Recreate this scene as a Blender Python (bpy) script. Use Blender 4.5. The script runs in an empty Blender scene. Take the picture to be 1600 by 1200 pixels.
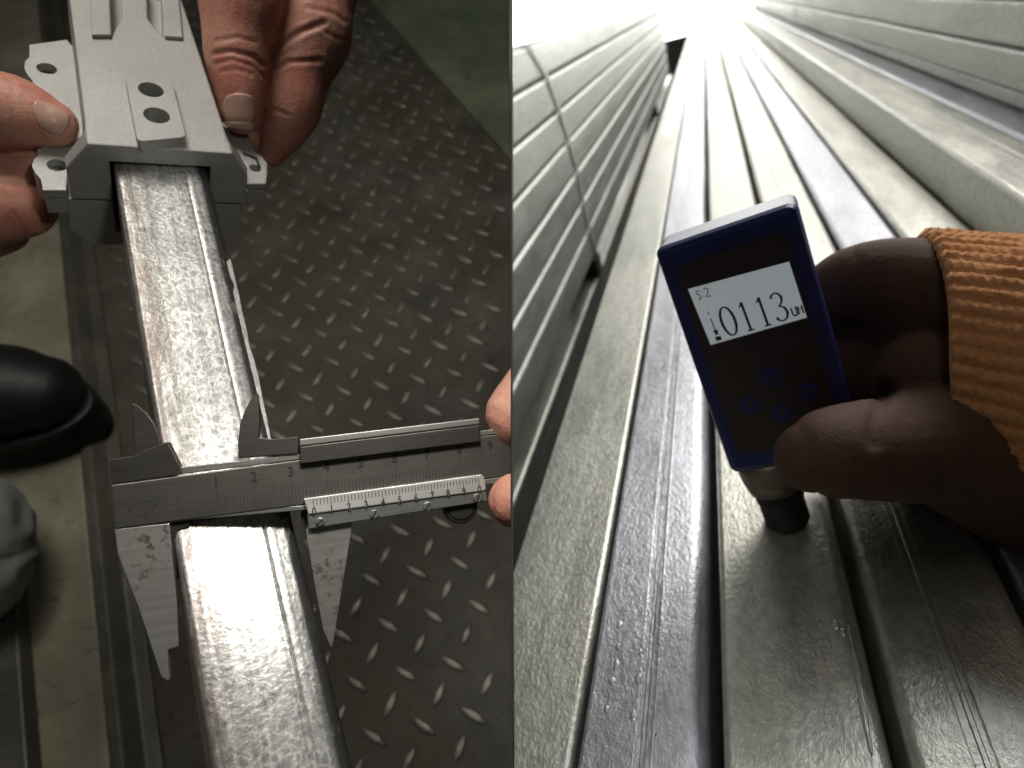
import bpy, bmesh, math, random
from mathutils import Vector, Matrix, noise
random.seed(7)
rad = math.radians
S = bpy.context.scene
col = S.collection

# ------------------------------------------------------------------ camera
FPX = 1000.0                       # focal length in photograph pixels (1600 wide)
PITCH = math.atan(1.53)            # camera looks steeply down
CAMH = 0.55
cam = bpy.data.cameras.new('camera')
cam.sensor_width = 36.0
cam.lens = 36.0 * FPX / 1600.0
cam.clip_start = 0.01
cam.clip_end = 100.0
cam.dof.use_dof = True
cam.dof.focus_distance = 0.19
cam.dof.aperture_fstop = 13.0
camo = bpy.data.objects.new('camera', cam)
col.objects.link(camo)
camo.location = (0, 0, CAMH)
camo.rotation_euler = (math.pi / 2 - PITCH, 0, 0)
S.camera = camo
CAM = Vector((0, 0, CAMH))
AX = Vector((1, 0, 0))                                            # image right
AY = Vector((0, -math.sin(PITCH), -math.cos(PITCH)))              # image down
AZ = Vector((0, math.cos(PITCH), -math.sin(PITCH)))               # view direction

def dirw(v):                      # camera-axes vector -> world vector
    return AX * v[0] + AY * v[1] + AZ * v[2]

def ray(px, py):
    return dirw(((px - 800.0) / FPX, (py - 600.0) / FPX, 1.0))

def at(px, py, depth):
    return CAM + ray(px, py) * depth

def frame(o, x, y):
    x = x.normalized()
    y = (y - x * y.dot(x)).normalized()
    z = x.cross(y)
    m = Matrix((x, y, z)).transposed().to_4x4()
    m.translation = o
    return m

def loc(m, px, py, axis, value):
    """local point of frame m where the sight line through px,py meets local coordinate axis = value"""
    mi = m.inverted()
    o = mi @ CAM
    r = mi.to_3x3() @ ray(px, py)
    t = (value - o[axis]) / r[axis]
    return o + r * t

# ------------------------------------------------------------------ world and view
w = bpy.data.worlds.new('World')
S.world = w
w.use_nodes = True
w.node_tree.nodes['Background'].inputs[0].default_value = (0.80, 0.84, 0.78, 1)
w.node_tree.nodes['Background'].inputs[1].default_value = 0.034
S.view_settings.view_transform = 'Standard'
S.view_settings.look = 'None'
S.view_settings.exposure = 0.0
S.view_settings.gamma = 1.0
S.render.engine = 'CYCLES'
S.cycles.use_denoising = True
S.cycles.max_bounces = 6
S.cycles.sample_clamp_indirect = 4.0

# ------------------------------------------------------------------ the frames of the big things
# left bay: the square tube held towards the camera
def tube_frame():
    W = 0.0308
    NL = ray(183, 290).cross(ray(330, 1200))
    NR = ray(332, 290).cross(ray(555, 1200))
    d = NL.cross(NR).normalized()
    if d.dot(AY) > 0: d = -d
    rl, rr = ray(270, 830), ray(464, 830)
    v = -(rl + rr) * 0.5
    v = (v - d * v.dot(d)).normalized()
    u0 = d.cross(v).normalized()
    if u0.dot(AX) < 0: u0 = -u0
    al = rad(-7)
    u = (Matrix.Rotation(al, 3, d) @ u0).normalized()
    n = u.cross(d).normalized()
    # the left edge must be seen a little from outside: -u faces the camera
    if (-u).dot(v) < 0:
        u = (Matrix.Rotation(-al, 3, d) @ u0).normalized()
    # L=zl*rl ; R=zr*rr ; R-L = W*u + s*d
    A = Matrix((( rr.x, -rl.x, -d.x), (rr.y, -rl.y, -d.y), (rr.z, -rl.z, -d.z)))
    zr, zl, s = A.inverted() @ (u * W)
    L = CAM + rl * zl
    return frame(L + u * W / 2, u, d), W
TF, TW = tube_frame()
KS = TW / 0.0375

# caliper
CX = dirw((0.957, -0.0945, 0.2746))
CY = -dirw((0.1257, 0.987, -0.0987))
CF = frame(at(280, 790, 0.171), CX, CY)

# right bay: stacks of tube running away from the camera
DR = ray(1100, -20).normalized()
def rbay(phi):
    v = AY - DR * AY.dot(DR); v.normalize()
    e = v.cross(DR)
    if e.dot(AX) < 0: e = -e
    p = rad(phi)
    el = e * math.cos(p) - v * math.sin(p)
    return frame(CAM.copy(), el, DR)
RF = rbay(6)
RH = 0.219                         # camera height above the tops of the near tubes
GF = frame(CAM + dirw((0.10700822, 0.03717855, 0.27206744)),
           dirw((0.85549899, -0.22848433, -0.46466804)), dirw((-0.38461239, -0.88122659, -0.27479628)))

# ------------------------------------------------------------------ lamps
def area(name, pos, target, sx, sy, power, colr):
    l = bpy.data.lights.new(name, 'AREA')
    l.shape = 'RECTANGLE'; l.size = sx; l.size_y = sy; l.energy = power; l.color = colr
    o = bpy.data.objects.new(name, l); col.objects.link(o)
    o.location = pos
    o.rotation_euler = (target - pos).to_track_quat('-Z', 'Y').to_euler()
    o['kind'] = 'helper'
    return o
# left bay: a dim hall lamp overhead and the hand lamp that glints on the tube
_n = TF.to_3x3() @ Vector((0, 0, 1))
_d = TF.to_3x3() @ Vector((0, 1, 0))
_p = TF @ Vector((-0.001, -0.010, 0.0))
_v = (_p - CAM).normalized()
_r = _v - _n * (2 * _v.dot(_n))
area('hand_lamp', _p + _r * 0.175, _p, 0.030, 0.018, 0.105, (1.0, 0.97, 0.90))
_c = TF @ Vector((-0.02, 0.16, 0.0))
area('hall_lamp', _c + _n * 0.66 + _d * 0.26 - AX * 0.16, _c, 0.36, 0.36, 3.7, (1.0, 0.955, 0.87))
bpy.data.objects['hand_lamp'].data.spread = rad(125)
# right bay: daylight from skylights ahead and above
area('skylight', RF @ Vector((1.05, 3.0, 1.9)), RF @ Vector((0.0, 0.6, -0.2)), 2.2, 1.6, 66.0, (1.0, 0.98, 0.93))
area('skylight_near', RF @ Vector((0.72, 1.15, 0.85)), RF @ Vector((0.05, 0.16, -0.2)), 0.60, 0.55, 5.0, (0.88, 0.91, 1.0))

# ------------------------------------------------------------------ materials
def mat(name):
    m = bpy.data.materials.new(name); m.use_nodes = True
    nt = m.node_tree
    return m, nt, nt.nodes['Principled BSDF']

def N(nt, typ, **kw):
    n = nt.nodes.new(typ)
    for k, v in kw.items():
        if k in n.inputs: n.inputs[k].default_value = v
        else: setattr(n, k, v)
    return n

def coords(nt, scale=(1, 1, 1), rot=(0, 0, 0)):
    tc = N(nt, 'ShaderNodeTexCoord')
    mp = N(nt, 'ShaderNodeMapping')
    mp.inputs['Scale'].default_value = scale
    mp.inputs['Rotation'].default_value = rot
    nt.links.new(tc.outputs['Object'], mp.inputs['Vector'])
    return mp.outputs['Vector']

def tex(nt, vec, scale, detail=4, rough=0.55, dist=0.0):
    n = N(nt, 'ShaderNodeTexNoise', Scale=scale, Detail=detail, Roughness=rough, Distortion=dist)
    nt.links.new(vec, n.inputs['Vector'])
    return n.outputs['Fac']

def ramp(nt, fac, stops):
    r = N(nt, 'ShaderNodeValToRGB')
    e = r.color_ramp.elements
    while len(e) > 1: e.remove(e[-1])
    e[0].position = stops[0][0]; e[0].color = (*stops[0][1], 1)
    for p, c in stops[1:]:
        k = e.new(p); k.color = (*c, 1)
    nt.links.new(fac, r.inputs['Fac'])
    return r.outputs['Color']

def g(v): return (v, v, v)

def mix(nt, fac, a, b, mode='MIX'):
    m = N(nt, 'ShaderNodeMix', data_type='RGBA', blend_type=mode)
    def put(s, v):
        if isinstance(v, (tuple, list)): s.default_value = (*v, 1) if len(v) == 3 else v
        elif isinstance(v, (int, float)): s.default_value = v
        else: nt.links.new(v, s)
    put(m.inputs[0], fac); put(m.inputs[6], a); put(m.inputs[7], b)
    return m.outputs[2]

def bump(nt, bs, fac, strength, dist):
    b = N(nt, 'ShaderNodeBump', Strength=strength, Distance=dist)
    nt.links.new(fac, b.inputs['Height'])
    if bs.inputs['Normal'].links:
        nt.links.new(bs.inputs['Normal'].links[0].from_socket, b.inputs['Normal'])
    nt.links.new(b.outputs['Normal'], bs.inputs['Normal'])

def simple(name, c, rough=0.5, metal=0.0, var=0.0, vscale=60, bstr=0.0, bscale=400, bdist=0.0005, spec=None, emit=None):
    m, nt, bs = mat(name)
    bs.inputs['Base Color'].default_value = (*c, 1)
    bs.inputs['Roughness'].default_value = rough
    bs.inputs['Metallic'].default_value = metal
    if spec is not None: bs.inputs['Specular IOR Level'].default_value = spec
    if var:
        v = coords(nt)
        f = tex(nt, v, vscale, 5, 0.6)
        cr = ramp(nt, f, [(0.25, tuple(x * (1 - var) for x in c)), (0.75, tuple(min(1, x * (1 + var)) for x in c))])
        nt.links.new(cr, bs.inputs['Base Color'])
    if bstr:
        v = coords(nt)
        bump(nt, bs, tex(nt, v, bscale, 4, 0.6), bstr, bdist)
    if emit:
        bs.inputs['Emission Color'].default_value = (*c, 1)
        bs.inputs['Emission Strength'].default_value = emit
    return m

def galvanised(name, tint, var, rough, metal=0.85, seed=0.0):
    m, nt, bs = mat(name)
    v = coords(nt, (1, 0.22, 1))
    v2 = coords(nt, (1, 0.6, 1))
    big = tex(nt, v, 34, 5, 0.6, 0.3)
    fine = tex(nt, v2, 260, 4, 0.6)
    c1 = ramp(nt, big, [(0.30, tuple(x * (1 - var) for x in tint)), (0.70, tuple(min(1, x * (1 + var)) for x in tint))])
    c2 = ramp(nt, fine, [(0.3, g(0.72)), (0.62, g(1.0))])
    c = mix(nt, 1.0, c1, c2, 'MULTIPLY')
    spots = tex(nt, v2, 420, 2, 0.5)
    sp = ramp(nt, spots, [(0.245, g(0.35)), (0.275, g(1.0))])
    c = mix(nt, 1.0, c, sp, 'MULTIPLY')
    nt.links.new(c, bs.inputs['Base Color'])
    bs.inputs['Metallic'].default_value = metal
    r = ramp(nt, big, [(0.3, g(rough - 0.07)), (0.7, g(rough + 0.10))])
    nt.links.new(r, bs.inputs['Roughness'])
    bump(nt, bs, tex(nt, v2, 620, 3, 0.65), 0.42, 0.0009)
    bump(nt, bs, tex(nt, v, 60, 3, 0.5), 0.25, 0.0025)
    return m

M = {}
M['galv_a'] = galvanised('galvanised_warm', (0.65, 0.645, 0.575), 0.20, 0.35, 0.75)
M['galv_b'] = galvanised('galvanised_blue', (0.62, 0.62, 0.67), 0.18, 0.33, 0.75)
M['galv_c'] = galvanised('galvanised_stack', (0.68, 0.69, 0.64), 0.14, 0.42, 0.65)

def spangled():
    m, nt, bs = mat('spangled_zinc')
    v = coords(nt)
    vl = coords(nt, (1, 0.10, 1))
    vo = N(nt, 'ShaderNodeTexVoronoi', Scale=330.0, feature='DISTANCE_TO_EDGE')
    wv = tex(nt, v, 130, 3, 0.6)
    wmix = N(nt, 'ShaderNodeVectorMath', operation='MULTIPLY_ADD')
    tc = N(nt, 'ShaderNodeTexNoise', Scale=190.0, Detail=3.0)
    nt.links.new(v, tc.inputs['Vector'])
    nt.links.new(tc.outputs['Color'], wmix.inputs[0])
    wmix.inputs[1].default_value = (0.008, 0.008, 0.008)
    nt.links.new(v, wmix.inputs[2])
    nt.links.new(wmix.outputs[0], vo.inputs['Vector'])
    vein = ramp(nt, vo.outputs['Distance'], [(0.0, g(1.0)), (0.12, g(0.35)), (0.35, g(0.0))])
    patch = tex(nt, v, 55, 4, 0.65)
    veinm = mix(nt, 1.0, vein, ramp(nt, patch, [(0.33, g(0)), (0.52, g(1))]), 'MULTIPLY')
    base = ramp(nt, tex(nt, v, 260, 5, 0.7), [(0.30, (0.26, 0.26, 0.255)), (0.70, (0.55, 0.555, 0.545))])
    base = mix(nt, veinm, base, (0.80, 0.80, 0.77))
    # lengthwise drawing streaks and brown dirt along the left side of the top face
    streak = ramp(nt, tex(nt, coords(nt, (1, 0.012, 1)), 420, 3, 0.6), [(0.34, g(0.55)), (0.52, g(1.0))])
    base = mix(nt, 0.75, base, streak, 'MULTIPLY')
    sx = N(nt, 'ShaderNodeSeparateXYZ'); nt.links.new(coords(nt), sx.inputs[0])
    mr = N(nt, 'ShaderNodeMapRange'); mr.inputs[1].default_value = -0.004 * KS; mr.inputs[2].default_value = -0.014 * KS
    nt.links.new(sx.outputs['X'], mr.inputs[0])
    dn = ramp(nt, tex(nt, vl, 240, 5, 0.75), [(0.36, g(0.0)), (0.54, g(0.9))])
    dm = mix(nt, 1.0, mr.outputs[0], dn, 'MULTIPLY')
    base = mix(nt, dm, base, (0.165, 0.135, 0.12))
    # patchy dark band at the right shoulder
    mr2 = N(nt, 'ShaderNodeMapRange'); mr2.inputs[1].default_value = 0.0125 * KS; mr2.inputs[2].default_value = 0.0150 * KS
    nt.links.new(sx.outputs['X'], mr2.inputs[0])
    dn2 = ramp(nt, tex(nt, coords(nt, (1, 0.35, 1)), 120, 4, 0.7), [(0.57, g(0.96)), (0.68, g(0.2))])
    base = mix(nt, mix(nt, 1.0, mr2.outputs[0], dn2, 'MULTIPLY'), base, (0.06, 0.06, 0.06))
    nt.links.new(base, bs.inputs['Base Color'])
    bs.inputs['Metallic'].default_value = 0.55
    rg = ramp(nt, tex(nt, v, 300, 4, 0.7), [(0.3, g(0.24)), (0.7, g(0.42))])
    nt.links.new(rg, bs.inputs['Roughness'])
    bump(nt, bs, vo.outputs['Distance'], 0.05, 0.0004)
    bump(nt, bs, tex(nt, v, 700, 3, 0.6), 0.22, 0.0005)
    return m
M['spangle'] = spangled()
M['zinc'] = simple('bright_zinc', (0.36, 0.36, 0.34), 0.5, 0.4, 0.30, 300, 0.6, 400, 0.0008)

def caliper_steel(name, c, rough, rust=0.0, metal=0.85):
    m, nt, bs = mat(name)
    v = coords(nt)
    f = tex(nt, v, 150, 6, 0.7)
    b = ramp(nt, f, [(0.3, tuple(x * 0.80 for x in c)), (0.65, c)])
    br = ramp(nt, tex(nt, coords(nt, (0.05, 1, 1)), 900, 2, 0.5), [(0.3, g(0.8)), (0.7, g(1.0))])
    b = mix(nt, 1.0, b, br, 'MULTIPLY')
    if rust:
        rf = tex(nt, v, 330, 5, 0.75)
        rm = tex(nt, v, 45, 2, 0.5)
        k = mix(nt, 1.0, ramp(nt, rf, [(0.535, g(0)), (0.62, g(1))]), ramp(nt, rm, [(0.44, g(0)), (0.56, g(rust))]), 'MULTIPLY')
        b = mix(nt, k, b, (0.10, 0.055, 0.035))
    nt.links.new(b, bs.inputs['Base Color'])
    bs.inputs['Metallic'].default_value = metal
    nt.links.new(ramp(nt, f, [(0.3, g(rough + 0.12)), (0.7, g(rough))]), bs.inputs['Roughness'])
    bump(nt, bs, f, 0.12, 0.0006)
    return m
M['cal'] = caliper_steel('caliper_steel', (0.21, 0.20, 0.18), 0.36)
M['cal_jaw'] = caliper_steel('caliper_jaw_steel', (0.60, 0.59, 0.55), 0.32, 0.8, 0.75)
M['cal_dark'] = caliper_steel('caliper_dark_steel', (0.095, 0.09, 0.082), 0.42, 0.4)
M['cal_rail'] = caliper_steel('caliper_ground_edge', (0.34, 0.34, 0.32), 0.40)
M['vernier'] = caliper_steel('vernier_satin_chrome', (0.66, 0.66, 0.63), 0.48, 0, 0.6)
M['ink'] = simple('engraved_black', (0.018, 0.018, 0.018), 0.7)
M['ink_soft'] = simple('engraved_worn', (0.045, 0.043, 0.040), 0.7, 0.2)

def cast():
    m, nt, bs = mat('cast_aluminium')
    v = coords(nt)
    f = tex(nt, v, 1500, 3, 0.7)
    f2 = tex(nt, v, 40, 4, 0.6)
    c = mix(nt, 1.0, ramp(nt, f, [(0.3, (0.42, 0.415, 0.395)), (0.7, (0.56, 0.555, 0.535))]),
            ramp(nt, f2, [(0.3, g(0.86)), (0.7, g(1.0))]), 'MULTIPLY')
    nt.links.new(c, bs.inputs['Base Color'])
    bs.inputs['Metallic'].default_value = 0.45
    bs.inputs['Roughness'].default_value = 0.55
    bump(nt, bs, f, 0.35, 0.0004)
    return m
M['cast'] = cast()

def skin(name, c, red, rough=0.5, sss=0.12):
    m, nt, bs = mat(name)
    v = coords(nt)
    f = tex(nt, v, 55, 4, 0.6)
    f2 = tex(nt, v, 420, 3, 0.7)
    b = ramp(nt, f, [(0.32, red), (0.68, c)])
    b = mix(nt, 1.0, b, ramp(nt, f2, [(0.3, g(0.86)), (0.7, g(1.0))]), 'MULTIPLY')
    nt.links.new(b, bs.inputs['Base Color'])
    bs.inputs['Roughness'].default_value = rough
    bs.inputs['Subsurface Weight'].default_value = sss
    bs.inputs['Subsurface Radius'].default_value = (0.004, 0.0015, 0.0008)
    bs.inputs['Subsurface Scale'].default_value = 1.0
    vo = N(nt, 'ShaderNodeTexVoronoi', Scale=900.0)
    nt.links.new(v, vo.inputs['Vector'])
    bump(nt, bs, vo.outputs['Distance'], 0.18, 0.0006)
    bump(nt, bs, tex(nt, v, 180, 3, 0.6), 0.22, 0.0010)
    return m
M['skin'] = skin('skin', (0.70, 0.39, 0.285), (0.66, 0.235, 0.175))
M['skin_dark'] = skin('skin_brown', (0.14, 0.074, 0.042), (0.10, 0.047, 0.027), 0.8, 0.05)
M['nail'] = simple('fingernail', (0.64, 0.40, 0.31), 0.30, 0, 0.10, 90)
M['nail_rim'] = simple('nail_edge', (0.70, 0.56, 0.42), 0.4)

def ground_mat(name, dark, light, sc, rough, metal=0.0, extra=None):
    m, nt, bs = mat(name)
    v = coords(nt)
    f = tex(nt, v, sc, 7, 0.68, 0.4)
    c = ramp(nt, f, [(0.30, dark), (0.70, light)])
    if extra:
        c = mix(nt, ramp(nt, tex(nt, v, sc * 0.45, 4, 0.6), [(0.42, g(0)), (0.62, g(0.8))]), c, extra)
    sp = ramp(nt, tex(nt, v, sc * 9, 3, 0.6), [(0.28, g(0.55)), (0.40, g(1.0))])
    c = mix(nt, 1.0, c, sp, 'MULTIPLY')
    nt.links.new(c, bs.inputs['Base Color'])
    bs.inputs['Roughness'].default_value = rough
    bs.inputs['Metallic'].default_value = metal
    bump(nt, bs, tex(nt, v, sc * 14, 4, 0.6), 0.3, 0.0015)
    return m
M['plate'] = ground_mat('worn_floor_plate', (0.048, 0.045, 0.037), (0.165, 0.155, 0.125), 15, 0.60, 0.0, (0.095, 0.070, 0.045))
M['lug'] = ground_mat('worn_lug_steel', (0.19, 0.18, 0.155), (0.42, 0.40, 0.345), 60, 0.34, 0.55)
M['concrete'] = ground_mat('oily_concrete', (0.25, 0.235, 0.165), (0.50, 0.47, 0.355), 13, 0.62, 0.0, (0.22, 0.20, 0.135))
M['greenfloor'] = ground_mat('green_floor_paint', (0.12, 0.16, 0.10), (0.28, 0.34, 0.22), 11, 0.7, 0.0, (0.17, 0.15, 0.105))
M['edge'] = ground_mat('floor_edge_steel', (0.075, 0.072, 0.058), (0.17, 0.165, 0.13), 18, 0.5, 0.3)
M['leather'] = simple('black_leather', (0.010, 0.010, 0.010), 0.50, 0, 0.3, 60, 0.35, 260, 0.0012)
M['rubber'] = simple('black_rubber', (0.012, 0.012, 0.011), 0.75, 0, 0.2, 80, 0.2, 200, 0.001)
M['trouser'] = simple('grey_green_cloth', (0.27, 0.29, 0.275), 0.95, 0, 0.15, 30, 0.5, 700, 0.001)
M['baffle_bounce'] = simple('baffle_bounce_sheet', (0.09, 0.09, 0.085), 0.7, 0, 0.1, 8)  # paler right face of the added sheet, bounces fill into the right bay
M['baffle'] = simple('baffle_dark_sheet', (0.030, 0.030, 0.028), 0.85, 0, 0.2, 8, 0.1, 200, 0.001)
M['dark_floor'] = simple('dark_concrete', (0.035, 0.035, 0.033), 0.8, 0, 0.3, 14, 0.2, 200, 0.002)
M['blue'] = simple('blue_plastic', (0.024, 0.030, 0.145), 0.34, 0, 0.1, 40, 0.06, 900, 0.0003)
M['panel'] = simple('dark_brown_panel', (0.045, 0.030, 0.028), 0.42, 0, 0.15, 60, 0.05, 900, 0.0003)
M['lcd'] = simple('lcd_backlit', (0.42, 0.46, 0.48), 0.3, 0, 0, emit=0.44)
M['lcd_ink'] = simple('lcd_segment', (0.055, 0.06, 0.095), 0.6)
M['lcd_ink_soft'] = simple('lcd_segment_faint', (0.20, 0.23, 0.28), 0.6)
M['keys'] = simple('blue_key_print', (0.022, 0.025, 0.15), 0.5)
M['brass'] = simple('probe_ring_metal', (0.26, 0.21, 0.16), 0.42, 0.5, 0.25, 150)
M['black'] = simple('black_plastic', (0.012, 0.012, 0.013), 0.5, 0, 0.2, 90)
M['strap'] = simple('steel_strap', (0.62, 0.62, 0.58), 0.45, 0.3, 0.15, 60)
M['timber'] = simple('dark_timber', (0.05, 0.042, 0.032), 0.85, 0, 0.3, 40, 0.4, 300, 0.001)
M['daylight'] = simple('daylight_opening', (1.0, 0.99, 0.95), 1.0, 0, emit=4.5)
M['hallwall'] = simple('far_hall_wall', (0.50, 0.50, 0.46), 0.8, 0, 0.08, 3)

def knit():
    m, nt, bs = mat('orange_knit')
    v = coords(nt)
    wv = N(nt, 'ShaderNodeTexWave', Scale=115.0, Distortion=0.6, Detail=2.0)
    wv.bands_direction = 'X'
    nt.links.new(v, wv.inputs['Vector'])
    f = tex(nt, v, 380, 4, 0.7)
    c = ramp(nt, f, [(0.3, (0.84, 0.31, 0.11)), (0.7, (0.97, 0.50, 0.22))])
    nt.links.new(c, bs.inputs['Base Color'])
    bs.inputs['Roughness'].default_value = 0.95
    bs.inputs['Sheen Weight'].default_value = 0.6
    bs.inputs['Sheen Tint'].default_value = (1.0, 0.62, 0.30, 1)
    bump(nt, bs, wv.outputs['Fac'], 0.35, 0.0015)
    bump(nt, bs, f, 0.6, 0.0018)
    return m
M['knit'] = knit()

# ------------------------------------------------------------------ builders
def props(o, label=None, cat=None, group=None, kind=None):
    if label: o['label'] = label
    if cat: o['category'] = cat
    if group: o['group'] = group
    if kind: o['kind'] = kind
    return o

def empty(name, m, label, cat, group=None):
    o = bpy.data.objects.new(name, None)
    o.empty_display_size = 0.01
    col.objects.link(o); o.matrix_world = m
    return props(o, label, cat, group)

def link(name, me, material, parent=None, m=None, smooth=False):
    o = bpy.data.objects.new(name, me)
    if material is not None and not me.materials: me.materials.append(material)
    if smooth:
        me.polygons.foreach_set('use_smooth', [True] * len(me.polygons))
    col.objects.link(o)
    if parent is not None: o.parent = parent
    elif m is not None: o.matrix_world = m
    return o

def from_bm(name, bm, material, parent=None, m=None, smooth=False):
    bmesh.ops.recalc_face_normals(bm, faces=bm.faces[:])
    me = bpy.data.meshes.new(name); bm.to_mesh(me); bm.free()
    return link(name, me, material, parent, m, smooth)

def bevel(o, width, seg=2, angle=35):
    b = o.modifiers.new('bevel', 'BEVEL'); b.width = width; b.segments = seg
    b.limit_method = 'ANGLE'; b.angle_limit = rad(angle)
    return o

def bm_prism(pts, z0, z1, bm=None, axes='xyz'):
    bm = bm or bmesh.new()
    def mk(p, z):
        d = {'x': 0, 'y': 1, 'z': 2}
        v = [0, 0, 0]
        v[d[axes[0]]] = p[0]; v[d[axes[1]]] = p[1]; v[d[axes[2]]] = z
        return bm.verts.new(v)
    a = [mk(p, z0) for p in pts]; b = [mk(p, z1) for p in pts]
    n = len(pts)
    bm.faces.new(a[::-1]); bm.faces.new(b)
    for i in range(n):
        bm.faces.new((a[i], a[(i + 1) % n], b[(i + 1) % n], b[i]))
    return bm

def prism(name, pts, z0, z1, material, parent, bev=0.0, axes='xyz'):
    o = from_bm(name, bm_prism(pts, z0, z1, None, axes), material, parent)
    if bev: bevel(o, bev)
    return o

def bm_box(x0, x1, y0, y1, z0, z1, bm=None):
    return bm_prism([(x0, y0), (x1, y0), (x1, y1), (x0, y1)], z0, z1, bm)

def bm_loft(rings, bm=None, caps=True):
    bm = bm or bmesh.new()
    R = [[bm.verts.new(p) for p in r] for r in rings]
    for a, b in zip(R, R[1:]):
        n = len(a)
        for i in range(n):
            bm.faces.new((a[i], a[(i + 1) % n], b[(i + 1) % n], b[i]))
    if caps:
        bm.faces.new(R[0][::-1]); bm.faces.new(R[-1])
    return bm

def round_rect(x0, x1, z0, z1, r, seg=5):
    """r: (left-bottom, right-bottom, right-top, left-top) radii"""
    pts = []
    cs = [(x1 - r[1], z0 + r[1], -90, r[1]), (x1 - r[2], z1 - r[2], 0, r[2]), (x0 + r[3], z1 - r[3], 90, r[3]), (x0 + r[0], z0 + r[0], 180, r[0])]
    for cx, cz, a0, rr in cs:
        for i in range(seg + 1):
            a = rad(a0 + 90 * i / seg)
            pts.append((cx + rr * math.cos(a), cz + rr * math.sin(a)))
    return pts

def circle_pts(cx, cy, rx, ry=None, n=24):
    ry = ry or rx
    return [(cx + rx * math.cos(2 * math.pi * i / n), cy + ry * math.sin(2 * math.pi * i / n)) for i in range(n)]

def boolean_cut(o, bms):
    """subtract closed meshes from o and keep the plain result"""
    tmp = []
    for bm in bms:
        bmesh.ops.recalc_face_normals(bm, faces=bm.faces[:])
        me = bpy.data.meshes.new('cut'); bm.to_mesh(me); bm.free()
        c = bpy.data.objects.new('cut', me); col.objects.link(c)
        if o.parent: c.parent = o.parent
        else: c.matrix_world = o.matrix_world
        md = o.modifiers.new('cut', 'BOOLEAN'); md.operation = 'DIFFERENCE'; md.object = c; md.solver = 'EXACT'
        tmp.append(c)
    bpy.context.view_layer.update()
    dg = bpy.context.evaluated_depsgraph_get()
    me = bpy.data.meshes.new_from_object(o.evaluated_get(dg))
    o.modifiers.clear(); o.data = me
    for c in tmp: bpy.data.objects.remove(c)
    return o

def text(body, size, pos, material, parent, name, rot=0.0, sx=1.0):
    cu = bpy.data.curves.new(name, 'FONT'); cu.body = body; cu.size = size
    cu.offset = size * 0.02; cu.align_x = 'CENTER'; cu.align_y = 'CENTER'; cu.resolution_u = 3
    t = bpy.data.objects.new(name, cu); col.objects.link(t)
    me = bpy.data.meshes.new_from_object(t.evaluated_get(bpy.context.evaluated_depsgraph_get()))
    bpy.data.objects.remove(t); bpy.data.curves.remove(cu)
    me.materials.clear(); me.materials.append(material)
    o = bpy.data.objects.new(name, me); col.objects.link(o); o.parent = parent
    o.location = pos; o.rotation_euler = (0, 0, rot); o.scale = (sx, 1, 1)
    return o

def catmull(pts, per):
    out = []
    n = len(pts)
    for i in range(n - 1):
        p0, p1, p2, p3 = pts[max(i - 1, 0)], pts[i], pts[i + 1], pts[min(i + 2, n - 1)]
        for k in range(per):
            t = k / per
            out.append([0.5 * ((2 * b) + (c - a) * t + (2 * a - 5 * b + 4 * c - d) * t * t + (-a + 3 * b - 3 * c + d) * t ** 3)
                        for a, b, c, d in zip(p0, p1, p2, p3)])
    out.append(list(pts[-1]))
    return out

def bm_sweep(points, bm, per=6, seg=20, flat=1.0, flatdir=None):
    """a tapered limb with rounded ends: points are (x, y, z, radius)"""
    P = catmull(points, per)
    C = [Vector(p[:3]) for p in P]; R = [max(p[3], 1e-4) for p in P]
    rings = []
    d0 = (C[1] - C[0]).normalized(); d1 = (C[-1] - C[-2]).normalized()
    seq = []
    for k in (0.97, 0.75, 0.4):
        seq.append((C[0] - d0 * R[0] * k, R[0] * math.sqrt(1 - k * k), d0))
    for i, c in enumerate(C):
        t = (C[min(i + 1, len(C) - 1)] - C[max(i - 1, 0)]).normalized()
        seq.append((c, R[i], t))
    for k in (0.4, 0.75, 0.97):
        seq.append((C[-1] + d1 * R[-1] * k, R[-1] * math.sqrt(1 - k * k), d1))
    ref = (flatdir or -AZ)
    for c, r, t in seq:
        x = t.cross(ref)
        if x.length < 1e-4: x = t.cross(AX)
        x.normalize(); y = x.cross(t).normalized()
        rings.append([c + x * (r * math.cos(a)) + y * (r * flat * math.sin(a)) for a in [2 * math.pi * j / seg for j in range(seg)]])
    return bm_loft(rings, bm)

def limb(pix):
    """(px, py, depth, radius in photograph pixels) -> world points with real radii"""
    out = []
    for px, py, z, r in pix:
        p = at(px, py, z); out.append((p.x, p.y, p.z, r * z / FPX))
    return out

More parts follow.
